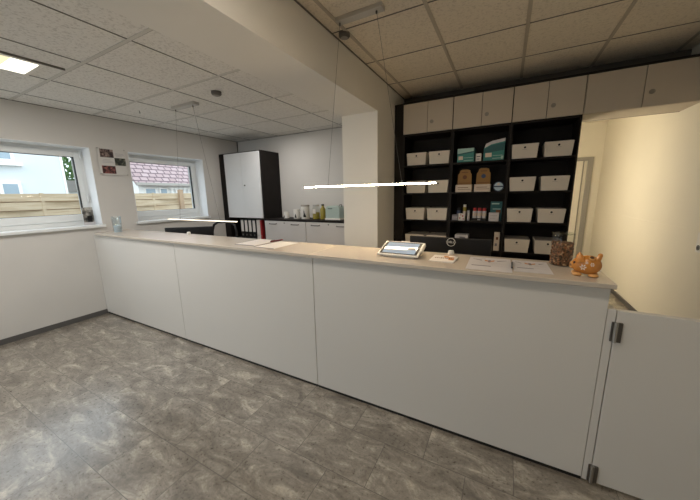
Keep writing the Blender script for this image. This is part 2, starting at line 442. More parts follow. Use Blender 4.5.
MB(o).add([(FX0, YF - .08, FZ0), (FX1, YF - .08, FZ0), (FX1, YF - .08, FZ1), (FX0, YF - .08, FZ1)], [(0, 1, 2, 3)]).build('window_pane', M['glass'], t)
# corridor door
d = thing('door_1', None, None, (.9, YE, 0), kind='structure'); o = d.location
MB(o).box(1.215, 1.29, YE - .03, YE, 0, 1.985).box(.41, .485, YE - .03, YE, 0, 1.985).box(.485, 1.215, YE - .03, YE, 1.925, 1.985).build('door_frame', M['greypaint'], d)
MB(o).box(.487, 1.15, YE - .022, YE - .001, .005, 1.92).build('door_leaf', M['doorleaf'], d)
MB(o).box(1.153, 1.165, YE - .024, YE - .001, .005, 1.92).build('door_seal', M['greypaint'], d)
MB(o).tube([(.55, YE - .022, 1.03), (.55, YE - .07, 1.03), (.66, YE - .07, 1.03)], .01).build('door_handle', M['steel'], d)

# ------------------------------------------------------------------ outside
gr = MB().box(-40, XL - .31, -20, 30, -.35, -.25).build('ground_outside', M['ground']); struct(gr)
f = thing('garden_fence', 'pale wooden fence of woven horizontal boards outside the windows', 'fence', (-7, 3, -.25)); o = f.location
b = MB(o); k = 0
z = -.148
while z < 1.48:
    for p in range(-3, 7):
        ya = -1.05 + 1.8 * p - .0
        n = 12
        for i in range(n):                                  # each board bows in and out between the stiles
            a0 = ya + 1.8 * i / n; a1 = ya + 1.8 * (i + 1) / n
            s = 1 if k % 2 else -1
            d0 = .032 * s * math.sin(3 * PI * i / n); d1 = .032 * s * math.sin(3 * PI * (i + 1) / n)
            b.hexa([(-7 + d0 - .008, a0, z), (-7 + d0 + .008, a0, z), (-7 + d1 + .008, a1, z), (-7 + d1 - .008, a1, z),
                    (-7 + d0 - .008, a0, z + .126), (-7 + d0 + .008, a0, z + .126), (-7 + d1 + .008, a1, z + .126), (-7 + d1 - .008, a1, z + .126)])
    z += .140; k += 1
b.build('slat_panel', M['wood'], f)
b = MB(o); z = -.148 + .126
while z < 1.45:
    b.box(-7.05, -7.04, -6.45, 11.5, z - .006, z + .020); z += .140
b.build('rear_slats', M['woodpost'], f)  # dark strips behind the board gaps, standing in for shadow lines
for p in range(-3, 8):
    y = -1.05 + 1.8 * p
    MB(o).box(-7.0, -6.92, y - .045, y + .045, -.25, 1.6).build('post', M['woodpost'], f)
for p in range(-3, 7):
    for q in (1 / 3, 2 / 3):
        y = -1.05 + 1.8 * p + 1.8 * q
        MB(o).box(-7.02, -6.985, y - .02, y + .02, -.2, 1.53).build('stile', M['wood'], f)

h = thing('neighbour_house', 'pale blue rendered house wall with white framed windows behind the fence', 'house', (-12, 0, -.25)); o = h.location
MB(o).box(-15, -12, -9, 3.94, -.25, 4.4).build('wall', M['housewall'], h)
MB(o).prism([(-11.7, 4.35), (-13.5, 5.1), (-15.3, 4.35), (-15.3, 4.25), (-11.7, 4.25)], 'y', -9.2, 4.05).build('roof', M['rooftile'], h)
MB(o).box(-11.99, -11.96, 3.89, 3.945, -.25, 4.25).build('corner_trim', M['housetrim'], h)
for y0, y1, z0, z1 in ((1.9, 2.95, 2.45, 3.7), (1.95, 2.97, .75, 1.93)):
    wf = MB(o).box(-12.0, -11.94, y0, y1, z0, z1).build('window', M['housetrim'], h)
    mid = y0 + .62 * (y1 - y0)
    for a, c in ((y0 + .06, mid - .04), (mid + .04, y1 - .07)):
        MB(o).box(-11.95, -11.93, a, c, z0 + .07, z1 - .07).build('pane', M['housewin'], wf)
    MB(o).box(-12.0, -11.86, y0 - .1, y1 + .12, z0 - .1, z0 - .02).build('sill', M['housetrim'], wf)
h = thing('tiled_house', 'low white house with pink tiled roof behind the fence', 'house', (-11, 7.5, -.25)); o = h.location
MB(o).box(-14.5, -11, 5.45, 14, -.25, 2.0).build('wall', M['housewhite'], h)
MB(o).prism([(-10.7, 1.93), (-12.75, 4.0), (-14.8, 1.93), (-14.8, 1.83), (-12.75, 3.9), (-10.7, 1.83)], 'y', 5.25, 14.2).build('roof', M['rooftile'], h)
MB(o).box(-10.72, -10.66, 5.25, 14.2, 1.84, 1.93).build('gutter', M['greypaint'], h)
for y0, y1, z0, z1 in ((5.6, 6.0, 1.35, 1.78), (6.1, 6.4, 1.35, 1.78)):
    wf = MB(o).box(-11.0, -10.95, y0, y1, z0, z1).build('window', M['housetrim'], h)
    MB(o).box(-10.96, -10.94, y0 + .05, y1 - .05, z0 + .05, z1 - .05).build('pane', M['housewin'], wf)
lat = MB(o)
for i in range(9): lat.box(-10.93, -10.91, 6.5 + .16 * i, 6.56 + .16 * i, .9, 1.8)
for i in range(5): lat.box(-10.92, -10.90, 6.45, 8.0, 1.0 + .18 * i, 1.05 + .18 * i)
lat.build('lattice', M['housetrim'], h)
s = thing('garden_shed', 'small dark roofed shed seen between the two houses', 'shed', (-16, 5.4, -.25)); o = s.location
MB(o).box(-17, -15.3, 4.9, 6.2, -.25, 1.7).build('wall', M['housewhite'], s)
MB(o).prism([(4.7, 1.7), (6.4, 1.7), (6.2, 2.15), (4.9, 2.15)], 'x', -17.2, -15.1).build('roof', M['greypaint'], s)
tr = thing('tree', 'leafy green tree seen past the corner of the blue house', 'tree', (-18.5, 6.6, -.25)); o = tr.location
MB(o).tube([(-18.5, 6.6, -.25), (-18.5, 6.6, 1.5), (-18.4, 6.7, 3)], [.22, .17, .08]).build('trunk', M['bark'], tr)
lf = MB(o)
for i in range(2600):
    while True:
        p = Vector((random.uniform(-1, 1), random.uniform(-1, 1), random.uniform(-1, 1)))
        if .35 < p.length < 1: break
    c = Vector((-18.5 + 1.6 * p.x, 6.6 + 1.9 * p.y, 3.3 + 1.9 * p.z))
    a = Vector((random.gauss(0, 1), random.gauss(0, 1), random.gauss(0, 1))).normalized() * .12
    e = a.cross(Vector((random.gauss(0, 1), random.gauss(0, 1), random.gauss(0, 1)))).normalized() * .07
    lf.add([c - a, c + e, c + a, c - e], [(0, 1, 2, 3)])
lf.build('foliage', M['leaf'], tr)

# ------------------------------------------------------------------ counter
ux = [XL + .004, -2.73, -1.14, .43]
labs = ['white reception counter section next to the window wall', 'white reception counter section in the middle of the counter run', 'long white reception counter section next to the swing gate']
for i in range(3):
    a, c = ux[i] + .0025, ux[i + 1] - .0025
    t = thing('counter_unit', labs[i], 'counter', ((a + c) / 2, YC, 0)); o = t.location
    MB(o).box(a, c, YC, YC + .019, .022, .996).build('front_panel', M['lam'], t, .0012)
    for x0, x1 in ((a + .001, a + .02), (c - .02, c - .001)): MB(o).box(x0, x1, YC + .02, YC + .33, .022, .996).build('side_panel', M['lam'], t)
    MB(o).box(a, c, YC + .006, YC + .30, 0, .0215).build('plinth', M['plinth'], t)
    if i == 2:
        MB(o).box(c + .002, .459, YC + .002, YC + .07, .012, .90).build('gate_post', M['lam'], t, .001)
ct = thing('countertop', 'long pale laminate countertop running over the reception counter', 'countertop', (-1.9, 1.76, .996)); o = ct.location
YT0, YT1 = 1.55, 1.955
tip = []
for k in range(9):
    a = PI + (PI / 2) * k / 8; tip.append((-4.21 + .115 * math.cos(a), YT0 + .13 + .13 * math.sin(a)))
MB(o).prism([(-4.325, YT1)] + tip + [(-2.731, YT0), (-2.731, YT1)], 'z', .997, ZT).build('slab', M['top'], ct, .003)
MB(o).box(-2.7295, -1.1505, YT0, YT1, .997, ZT).build('slab', M['top'], ct, .003)
MB(o).box(-1.149, .440, YT0, YT1, .997, ZT).build('slab', M['top'], ct, .003)

gt = thing('swing_gate', 'white swing gate leaf closing the gap beside the counter', 'gate', (.9, YC, 0)); o = gt.location
MB(o).box(.463, 1.395, YC, YC + .03, .014, .897).build('gate_panel', M['lam'], gt, .0015)
for z in (.80, .062):
    hg = MB(o).box(.448, .463, YC - .006, YC + .001, z - .045, z + .045).box(.463, .485, YC - .009, YC + .001, z - .045, z + .045).build('hinge', M['darksteel'], gt, .001)
    MB(o).tube([(.462, YC - .010, z - .046), (.462, YC - .010, z + .046)], .0075).build('hinge_pin', M['steel'], hg)

# ------------------------------------------------------------------ desks behind the counter, monitors
def desk(x0, x1, y0, y1, label):
    t = thing('desk', label, 'desk', ((x0 + x1) / 2, (y0 + y1) / 2, 0)); o = t.location
    MB(o).box(x0, x1, y0, y1, .69, .715).build('desk_top', M['lam'], t, .002)
    for x in (x0 + .04, x1 - .04):
        for y in (y0 + .04, y1 - .04): MB(o).box(x - .02, x + .02, y - .02, y + .02, 0, .69).build('leg', M['darksteel'], t)
desk(-1.0, .25, 2.0, 2.7, 'low white work desk under the monitor behind the counter')
desk(-4.2, -2.9, 2.0, 2.45, 'low white work desk by the windows behind the counter')
def monitor(x, y, rz, wd, zt, label, logo, hgt=.36):
    t = thing('computer_monitor', label, 'monitor', (x, y, .715), rz)
    z1 = zt - .715; z0 = z1 - hgt
    MB().box(-wd / 2, wd / 2, 0, .022, z0, z1).build('housing', M['black'], t, .006)
    MB().box(-wd * .30, wd * .30, -.024, .0, z0 + .03, z1 - .12).build('back_bulge', M['black'], t, .008)
    MB().add([(-wd / 2 + .01, .0225, z0 + .012), (wd / 2 - .01, .0225, z0 + .012), (wd / 2 - .01, .0225, z1 - .012), (-wd / 2 + .01, .0225, z1 - .012)], [(0, 1, 2, 3)]).build('screen', M['gasket'], t)
    MB().box(-.035, .035, -.055, -.03, .01, z0 + .18).build('stand', M['black'], t, .004)
    MB().box(-.13, .13, -.11, .09, 0, .012).build('stand_foot', M['black'], t, .004)
    if logo:
        lx, lz = logo
        lg = MB().ring_y(lx, -.0005, lz, .0292, .0325, .0015).build('logo_ring', M['white'], t)
        text_obj('logo_lettering', 'DELL', .023, M['white'], lg, (lx, -.0015, lz))
monitor(-.38, 2.35, 0, .62, 1.065, 'black computer monitor seen from behind, beside the tablet', (.022, .315), .33)
monitor(-3.36, 2.15, math.radians(38), .54, 1.060, 'black computer monitor seen from behind, near the windows', None, .32)

# ------------------------------------------------------------------ things on the counter
def sheet(name, x, y, wd, ht, rz, label, cat='paper', group=None, mt='paper', z=ZT, th=.0015):
    t = thing(name, label, cat, (x, y, z + .0005), rz, group)
    MB().box(-wd / 2, wd / 2, -ht / 2, ht / 2, 0, th).build('sheet', M[mt], t)
    return t
t = sheet('paper_sheet', -1.875, 1.80, .215, .30, .02, 'pale sheet of paper on the counter, farther from the tablet, under the pen tip')
MB().box(-.108, .108, -.151, -.148, 0, .003).build('dark_edge', M['ink'], t)
t = sheet('paper_sheet', -1.62, 1.765, .205, .297, -.02, 'pale sheet of paper on the counter, the one nearer the tablet')
MB().box(-.104, .104, -.150, -.147, 0, .003).box(-.104, -.101, -.147, .147, 0, .003).build('dark_edge', M['ink'], t)
p = thing('pen', 'dark red pen lying between the two paper sheets', 'pen', (-1.745, 1.90, ZT + .0085), math.radians(80))
MB().tube([(-.065, 0, 0), (.05, 0, 0)], .006).build('barrel', M['darkred'], p); MB().tube([(.05, 0, 0), (.072, 0, 0)], [.006, .0015]).build('tip', M['red'], p)
MB().box(-.06, -.02, -.002, .002, .006, .009).build('clip', M['black'], p)

# tablet on its stand
tb = thing('tablet', 'white framed tablet tilted on a stand, showing a pale blue page', 'tablet', (-.575, 1.685, ZT), math.radians(-2))
ang = math.radians(20.5)
R3 = Matrix.Rotation(ang, 3, 'X')
def tl(x, y, z): return R3 @ Vector((x, y, z)) + Vector((0, 0, .009))
def slab3(x0, x1, y0, y1, z0, z1): return MB().hexa([tl(*q) for q in ((x0, y0, z0), (x1, y0, z0), (x1, y1, z0), (x0, y1, z0), (x0, y0, z1), (x1, y0, z1), (x1, y1, z1), (x0, y1, z1))])
slab3(-.134, .134, 0, .172, 0, .010).build('case', M['white'], tb, .004)
slab3(-.122, .122, .012, .160, .0095, .0112).build('bezel', M['black'], tb)
sc = slab3(-.106, .106, .022, .150, .0105, .0118).build('screen', M['screen'], tb)
b = MB()
for y, x0, x1 in ((.132, -.04, .05), (.122, -.09, .09), (.06, -.09, .02), (.05, -.09, .05), (.035, -.09, .08)):
    b.hexa([tl(*q) for q in ((x0, y, .0118), (x1, y, .0118), (x1, y + .004, .0118), (x0, y + .004, .0118), (x0, y, .0121), (x1, y, .0121), (x1, y + .004, .0121), (x0, y + .004, .0121))])
b.build('page_lines', M['inkpale'], sc)
b = MB(); b.hexa([tl(.045, .068, .0118), tl(.10, .068, .0118), tl(.10, .095, .0118), tl(.045, .095, .0118), tl(.045, .068, .0122), tl(.10, .068, .0122), tl(.10, .095, .0122), tl(.045, .095, .0122)])
b.build('page_button', M['inkpale'], sc)
MB().box(-.10, .10, .012, .05, 0, .010).prism([(.045, 0), (.145, 0), (.143, .054), (.130, .052)], 'x', -.05, .05).build('stand', M['white'], tb, .003)
slab3(-.03, .03, .172, .180, -.012, .010).build('top_clip', M['white'], tb, .002)
slab3(.134, .138, .06, .165, -.012, .008).build('side_flap', M['white'], tb, .002)

# small printed cards next to it
cd = thing('printed_card', 'small cream card with brown and orange print beside the tablet', 'card', (-.302, 1.735, ZT + .0005), math.radians(-4))
MB().hexa([(-.07, -.06, 0), (.07, -.06, 0), (.07, .06, 0), (-.07, .06, 0), (-.07, -.06, .004), (.07, -.06, .004), (.07, .06, .016), (-.07, .06, .016)]).build('card', M['paper'], cd, .001)
def onslope(x0, x1, y0, y1):
    zz = lambda y: .004 + .012 * (y + .06) / .12 + .0004
    return [(x0, y0, zz(y0)), (x1, y0, zz(y0)), (x1, y1, zz(y1)), (x0, y1, zz(y1))]
b = MB()
for i in range(9):
    x = -.05 + i * .011; b.add(onslope(x, x + .007, -.005 + .003 * (i % 3), .012 + .004 * (i % 2)), [(0, 1, 2, 3)])
b.build('lettering', M['brown'], cd)
for x0, x1, y0, y1 in ((-.005, .02, .02, .05), (.02, .055, .015, .035), (.03, .06, -.02, .01)): MB().add(onslope(x0, x1, y0, y1), [(0, 1, 2, 3)]).build('picture', M['orange'], cd)

def flyer(x, y, wd, ht, rz, label):
    t = sheet('flyer', x, y, wd, ht, rz, label, 'flyer', None, 'paper2', th=.002)
    z = .0022
    def q(mb, x0, x1, y0, y1): mb.add([(x0, y0, z), (x1, y0, z), (x1, y1, z), (x0, y1, z)], [(0, 1, 2, 3)])
    b = MB()
    for sgn in (-1, 1):
        b.add([(0, ht * .22, z), (sgn * .026, ht * .31, z), (sgn * .024, ht * .20, z), (0, ht * .15, z)], [(0, 1, 2, 3)])
    b.build('emblem', M['orange'], t)
    b = MB()
    for sgn in (-1, 1):
        b.add([(sgn * .04, ht * .27, z), (sgn * wd * .42, ht * .35, z), (sgn * wd * .40, ht * .32, z), (sgn * .04, ht * .21, z)], [(0, 1, 2, 3)])
    q(b, -.006, .006, ht * .10, ht * .30); b.build('emblem_wings', M['ink'], t)
    b = MB(); q(b, -wd * .40, wd * .05, -ht * .22, -ht * .17); b.build('heading', M['ink'], t)
    b = MB(); q(b, -wd * .42, -wd * .1, ht * .38, ht * .42); b.build('heading', M['inkpale'], t)
    b = MB()
    for i in range(6): q(b, -wd * .40 + .04 * (i % 2), wd * .40 - .03 * (i % 3), -ht * .10 + i * .017 - .02, -ht * .10 + i * .017 - .0165)
    b.build('print_lines', M['inkpale'], t)
    return t
flyer(-.057, 1.735, .215, .315, math.radians(1), 'printed flyer on the counter in front of the monitor, orange emblem on top')
flyer(.142, 1.755, .165, .265, math.radians(1), 'printed flyer on the counter in front of the treat jar')
p = thing('pen', 'grey pen lying between the two printed flyers', 'pen', (.054, 1.735, ZT + .008), math.radians(89))
MB().tube([(-.07, 0, 0), (.055, 0, 0)], .005).build('barrel', M['pens'], p); MB().tube([(.055, 0, 0), (.07, 0, 0)], [.005, .0015]).build('tip', M['steel'], p)
for x, y, lb in ((-.29, 1.925, 'tiny white plastic cap on the counter edge under the monitor emblem'), (-3.02, 1.925, 'tiny white plastic cap on the counter edge near the windows')):
    t = thing('plastic_cap', lb, 'cap', (x, y, ZT + .0005))
    MB().lathe([(.018, 0), (.019, .012), (.017, .018), (.016, .024), (.012, .026)]).build('cap', M['white'], t)
    MB().lathe([(.0202, .002), (.0202, .006)], n=20).build('rim', M['paper'], t)

# treat jar
j = thing('treat_jar', 'clear glass jar filled with brown dry treats', 'jar', (.284, 1.868, ZT + .0005))
MB().lathe([(.046, 0), (.050, .006), (.050, .160), (.048, .166)], cap=True).build('glass_body', M['jarglass'], j)
MB().lathe([(.043, .004), (.045, .008), (.045, .118), (.042, .124), (.02, .128)]).build('treats', M['treats'], j)
b = MB()
for i in range(260):
    a = random.uniform(0, 2 * PI); zz = random.uniform(.008, .122); r = .0450
    m3 = Matrix.Rotation(random.uniform(0, PI), 3, 'Z') @ Matrix.Rotation(random.uniform(0, PI), 3, 'X')
    b.ball((r * math.cos(a), r * math.sin(a), zz), (.0045, .0045, .008), 6, 4, m3)
b.build('treat_pieces', ramp_mat('treat_piece', [(.38, (.05, .026, .013)), (.48, (.22, .12, .055)), (.55, (.34, .10, .04)), (.64, (.52, .36, .19))], 60, .8, 2), j)['kind'] = 'stuff'
MB().lathe([(.049, .1665), (.0505, .1675), (.0505, .173), (.03, .178), (.006, .179)]).build('lid', M['jarglass'], j)

# piggy bank
pg = thing('piggy_bank', 'orange ceramic piggy bank with white flowers at the counter end', 'piggy bank', (.352, 1.668, ZT + .0005), math.radians(-8)); pg.scale = (.93, .95, 1.04)
bm_ = MB()
bm_.ball((.006, 0, .050), (.055, .046, .043), 24, 16)
bm_.ball((-.026, -.004, .050), (.034, .036, .035), 20, 14)
bm_.tube([(-.045, -.006, .046), (-.061, -.008, .046)], [.020, .016], 16)
for sy in (-1, 1): bm_.tube([(-.026, sy * .022 - .004, .070), (-.029, sy * .027 - .004, .086), (-.031, sy * .026 - .004, .102)], [.021, .014, .003], 14)
bm_.tube([(.040, -.012, .078), (.046, -.014, .092), (.047, -.014, .100)], [.013, .010, .007], 14)
bm_.ball((.047, -.014, .098), .0105, 14, 10)
body = bm_.build('body', M['clay'], pg)
md = body.modifiers.new('Remesh', 'REMESH'); md.mode = 'VOXEL'; md.voxel_size = .0022; md.use_smooth_shade = True
md = body.modifiers.new('Smooth', 'SMOOTH'); md.iterations = 7
sn = MB().disc_y(0, 0, 0, .015, .003).build('snout', M['claypale'], pg); sn.location = (-.0600, -.0085, .046); sn.rotation_euler = (0, 0, math.radians(-70))
for sx in (-.0055, .0055): MB().disc_y(sx, -.003, 0, .0055, .001, 12, .0035).build('nostril', M['claydark'], sn)
for sy in (-1, 1): MB().ball((-.050, sy * .026 - .004, .062), (.005, .004, .006), 10, 8).build('eye', M['claydark'], pg)
for x in (-.030, .034):
    for y in (-.026, .024): MB().ball((x - .004, y, .0085), (.021, .014, .0085), 16, 8).build('foot', M['claypale'], pg)
m3 = Matrix.Rotation(math.radians(34), 4, 'X')
sl = MB().lathe([(.0135, 0), (.0135, .004), (.0085, .0055), (.0085, .001)], n=20, cap=False).build('slot_rim', M['claypale'], pg); sl.location = (.016, -.026, .0845); sl.rotation_euler = (math.radians(34), math.radians(8), 0)
MB().lathe([(.0088, .001), (.0088, .0046)], n=20).build('slot', M['claydark'], sl)
def flower(c, nrm, r):
    nrm = Vector(nrm).normalized(); u = nrm.cross(Vector((0, 0, 1))).normalized(); v = nrm.cross(u)
    b = MB()
    for k in range(6):
        a = k * PI / 3; d = u * math.cos(a) + v * math.sin(a); e = nrm.cross(d)
        C = Vector(c)
        b.add([C + d * r * .15, C + d * r * .6 + e * r * .2, C + d * r, C + d * r * .6 - e * r * .2], [(0, 1, 2, 3)])
    b.build('flower', M['glazewhite'], pg)
flower((-.014, -.0475, .046), (-.15, -1, .0), .0145); flower((.020, -.0450, .060), (.25, -1, .35), .010); flower((-.002, -.0440, .066), (0, -1, .45), .007)
# clear measuring cup at the window end
c = thing('measuring_jug', 'clear plastic jug with frosted base on the counter by the windows', 'jug', (-4.045, 1.715, ZT + .0005), math.radians(160))
MB().lathe([(.038, 0), (.040, .003), (.047, .185), (.0485, .187), (.046, .180), (.039, .010)], cap=False, n=32).build('body', M['cupglass'], c)
MB().lathe([(.0365, .002), (.0375, .006), (.0405, .078), (.038, .080)], n=32).build('filling', M['water'], c)
MB().tube([(.046, 0, .175), (.068, 0, .180), (.075, 0, .165), (.072, 0, .10), (.058, 0, .07), (.043, 0, .065)], .0055).build('handle', M['cupglass'], c)
MB().prism([(.040, -.015), (.040, .015), (.062, 0)], 'z', .172, .186).build('spout', M['white'], c)

# ------------------------------------------------------------------ bookcases
U = [-1.205, -.61, -.007, .600]
SH = [.39, .733, 1.078, 1.418, 1.763]      # shelf tops
ZD0, ZD1 = 2.140, 2.486
def lock(mb_parent, o, x, z):
    MB(o).disc_y(x, YS - .0185, z, .013, .003).ring_y(x, YS - .0180, z, .013, .021, .006, 24).build('lock', M['lockring'], mb_parent)
ulab = ['tall black-brown bookcase with cream doors next to the pillar', 'tall black-brown bookcase in the middle with teal and amber cartons', 'tall black-brown bookcase beside the corridor opening']
for i in range(3):
    a, c = U[i] + .001, U[i + 1] - .001
    t = thing('bookcase', ulab[i], 'bookcase', ((a + c) / 2, YS, 0)); o = t.location
    for x0, x1 in ((a, a + .018), (c - .018, c)): MB(o).box(x0, x1, YS, YBR - .005, 0, 2.49).build('side_panel', M['blackwood'], t)
    MB(o).box(a + .018, c - .018, YBR - .012, YBR - .005, .05, 2.49).build('back_panel', M['blackwood'], t)
    MB(o).box(a, c, YS - .022, YBR - .005, 2.4905, 2.507).build('top_panel', M['blackwood'], t)
    MB(o).box(a + .018, c - .018, YS + .02, YBR - .013, 0, .06).build('plinth', M['blackwood'], t)
    for z in SH + [2.138]: MB(o).box(a + .0185, c - .0185, YS + .004, YBR - .013, z - .020, z).build('shelf', M['blackwood'], t)
    mid = (a + c) / 2 + (.002 if i else .004)
    for k, (x0, x1) in enumerate(((a + .004, mid - .0025), (mid + .0025, c - .004))):
        dd = MB(o).box(x0, x1, YS - .018, YS - .0005, ZD0, ZD1).build('door', M['door'], t, .001)
        if k: lock(dd, o, x0 + .048, 2.254)
fp = MB().box(XB1 + .001, U[0] - .001, YS + .002, YS + .02, 0, 2.507).build('filler_panel', M['blackwood'])
tag(fp, 'narrow black-brown upright panel between pillar and bookcase', 'panel')
t = thing('overhead_cabinet', 'cream overhead cabinet bridging the corridor opening', 'cabinet', (1.0, YS, ZD0)); o = t.location
MB(o).box(.601, 1.405, YS, YBR - .005, ZD0 - .002, 2.49).build('carcass', M['door'], t)
MB(o).box(.601, 1.405, YS - .022, YBR - .005, 2.4905, 2.507).build('top_panel', M['blackwood'], t)
for k, (x0, x1) in enumerate(((.605, 1.0135), (1.0185, 1.404))):
    dd = MB(o).box(x0, x1, YS - .018, YS - .0005, ZD0, ZD1).build('door', M['door'], t, .001)
    if k: lock(dd, o, x0 + .052, 2.262)

# white storage boxes
def storage_box():
    t = thing('storage_box', None, 'box', group='white storage boxes')
    wt, wb, hh, dp = .125, .114, .148, .30
    b = MB(); k = .014
    b.hexa([(-wb, 0, 0), (wb, 0, 0), (wb, dp - .02, 0), (-wb, dp - .02, 0), (-wt, -.004, hh), (wt, -.004, hh), (wt, dp, hh), (-wt, dp, hh)])
    b.build('body', M['box'], t, .002)
    MB().box(-wt + .006, wt - .006, .004, dp - .006, hh, hh + .003).build('lid', M['boxlid'], t, .001)
    MB().disc_y(0, -.0035, .112, .0105, .0012).build('finger_hole', M['black'], t)
    MB().box(-.022, .022, -.0042, -.0025, .091, .0935).build('label_line', M['boxlid'], t)
    return t
proto = storage_box(); first = True
rows = ['bottom visible', 'third', 'second', 'top']
def put_box(x, z, label):
    global first
    o_ = proto if first else copy_tree(proto); first = False
    o_.location = (x, YS + .012, z + .0005); o_['label'] = label
rn = {3: 'top open shelf', 2: 'second open shelf', 1: 'third open shelf', 0: 'lowest visible shelf'}
for r, z in enumerate(SH[1:]):
    put_box(-1.036, z, 'white box with finger hole nearer the pillar, %s of the first bookcase' % rn[r])
    put_box(-.757, z, 'white box with finger hole farther from the pillar, %s of the first bookcase' % rn[r])
    put_box(.142 if r < 3 else .138, z, 'white box with finger hole nearer the cartons, %s of the third bookcase' % rn[r])
    put_box(.437, z, 'white box with finger hole nearer the corridor, %s of the third bookcase' % rn[r])

# cartons in the middle bookcase
def carton(name, label, cat, x0, x1, z, h, dp, parts, bodymat, y=YS + .03, group=None):
    t = thing(name, label, cat, ((x0 + x1) / 2, y, z + .0005), 0, group)
    wd = (x1 - x0) / 2
    MB().box(-wd, wd, 0, dp, 0, h).build('carton', bodymat, t, .0015)
    for nm, m, q in parts(wd, h): q.build(nm, M[m], t)
    return t
def teal_parts(wd, h):
    e = -.0012
    top = MB().add([(-wd, e, h * .62), (wd, e, h * .78), (wd, e, h), (-wd, e, h)], [(0, 1, 2, 3)])
    band = MB().add([(-wd, e, h * .55), (wd, e, h * .68), (wd, e, h * .78), (-wd, e, h * .62)], [(0, 1, 2, 3)])
    lab = MB().box(-wd * .85, -wd * .3, e * 1.2, 0, h * .18, h * .45)
    ln = MB().box(-wd * .2, wd * .9, e * 1.2, 0, h * .30, h * .33).box(-wd * .2, wd * .9, e * 1.2, 0, h * .10, h * .14)
    return [('pale_top', 'tealpale', top), ('dark_band', 'tealdark', band), ('label', 'cream', lab), ('print_lines', 'tealpale', ln)]
z = SH[4]
carton('teal_carton', 'smaller teal carton with pale slanted top on the middle bookcase', 'carton', -.548, -.366, z, .155, .22, teal_parts, M['teal'])
t = carton('medicine_box', 'tiny white box between the two teal cartons', 'box', -.346, -.289, z, .088, .06, lambda wd, h: [('label', 'ink', MB().box(-wd * .7, wd * .7, -.001, 0, h * .55, h * .68).box(-wd * .7, wd * .5, -.001, 0, h * .25, h * .34))], M['paper'])
t = thing('teal_carton', 'larger teal carton with white curved top on the middle bookcase', 'carton', (-.161, YS + .03, z + .0005))
MB().prism([(-.104, 0), (.104, 0), (.108, .232), (-.02, .212), (-.085, .185), (-.104, .13)], 'y', 0, .2).build('carton', M['teal'], t, .0015)
MB().add([(-.098, -.001, .14), (-.03, -.001, .175), (.107, -.001, .200), (.108, -.001, .232), (-.02, -.001, .212), (-.085, -.001, .185)], [(0, 1, 2, 3, 4, 5)]).build('white_top', M['paper2'], t)
MB().add([(-.1, -.0012, .085), (.1, -.0012, .105), (.105, -.0012, .185), (-.03, -.0012, .165), (-.1, -.0012, .125)], [(0, 1, 2, 3, 4)]).build('dark_band', M['tealdark'], t)
MB().box(-.085, -.02, -.0015, 0, .04, .085).build('label', M['cream'], t)
MB().box(-.01, .09, -.0013, 0, .05, .055).box(-.01, .09, -.0013, 0, .02, .026).box(.075, .1, -.0014, 0, .012, .045).build('print_lines', M['tealpale'], t)
z = SH[3]
def display(x0, x1, label, h, dark):
    t = thing('display_carton', label, 'display carton', ((x0 + x1) / 2, YS + .03, z + .0005)); wd = (x1 - x0) / 2
    MB().box(-wd, wd, 0, .16, 0, .086).build('tray', M['cream'], t, .0015)
    MB().box(-wd * .7, wd * .9, -.001, 0, .03, .034).box(-wd * .7, wd * .6, -.001, 0, .05, .056).build('print_lines', M['brown'], t)
    pts = [(-wd * .86, .05), (wd * .92, .05), (wd * .88, h * .78), (wd * .72, h * .86), (wd * .66, h * .96), (wd * .3, h), (-wd * .3, h), (-wd * .55, h * .96), (-wd * .62, h * .86), (-wd * .80, h * .78)]
    MB().prism(pts, 'y', .05, .058).build('header_card', M['amber'], t)
    MB().disc_y(wd * .05, .05, h * .66, .024, .001).build('emblem', M['navy' if dark else 'amberdark'], t)
    MB().box(-wd * .35, wd * .45, .0488, .05, h * .86, h * .89).build('lettering', M['amberdark'], t)
    MB().box(-wd * .7, wd * .8, .0488, .05, .104, .11).build('lettering', M['amberdark'], t)
display(-.552, -.372, 'amber display carton with white tray, next to the first bookcase', .265, False)
display(-.344, -.170, 'amber display carton with white tray, next to the round tin', .272, True)
t = thing('round_tin', 'round blue and white tin standing on edge beside the amber cartons', 'tin', (-.088, YS + .05, z + .0005))
tn = MB().disc_y(0, .03, .056, .055, .03, 28).build('tin', M['sky'], t, .002)
MB().ring_y(0, -.0005, .056, .046, .055, .001).build('rim', M['navy'], t); MB().box(-.05, .05, -.0015, 0, .048, .062).build('band', M['navy'], t)
MB().disc_y(0, -.0003, .082, .014, .001).build('emblem', M['cream'], t)
z = SH[2]
def cylthing(name, label, cat, x, y, r, h, m, cap=None, caph=.02, band=None, z=z, group=None):
    t = thing(name, label, cat, (x, y, z + .0005), 0, group)
    MB().lathe([(r * .96, 0), (r, .003), (r, h - .004), (r * .95, h)], n=20).build('body', M[m], t)
    if cap: MB().lathe([(r * .85, h), (r * .85, h + caph - .003), (r * .75, h + caph)], n=18).build('cap', M[cap], t)
    if band: MB().lathe([(r * 1.01, h * .3), (r * 1.01, h * .7)], n=20, cap=False).build('label', M[band], t)
    return t
cylthing('spray_bottle', 'slim dark bottle beside the spotted pink box', 'bottle', -.505, YS + .09, .024, .12, 'navy', 'black', .03, 'ink')
cylthing('spray_bottle', 'slim white bottle behind the spotted pink box', 'bottle', -.440, YS + .10, .020, .16, 'olive', 'white', .03, 'cream')
cylthing('spray_bottle', 'slim grey bottle next to the red lidded jars', 'bottle', -.392, YS + .07, .015, .12, 'paper2', 'black', .02, None)
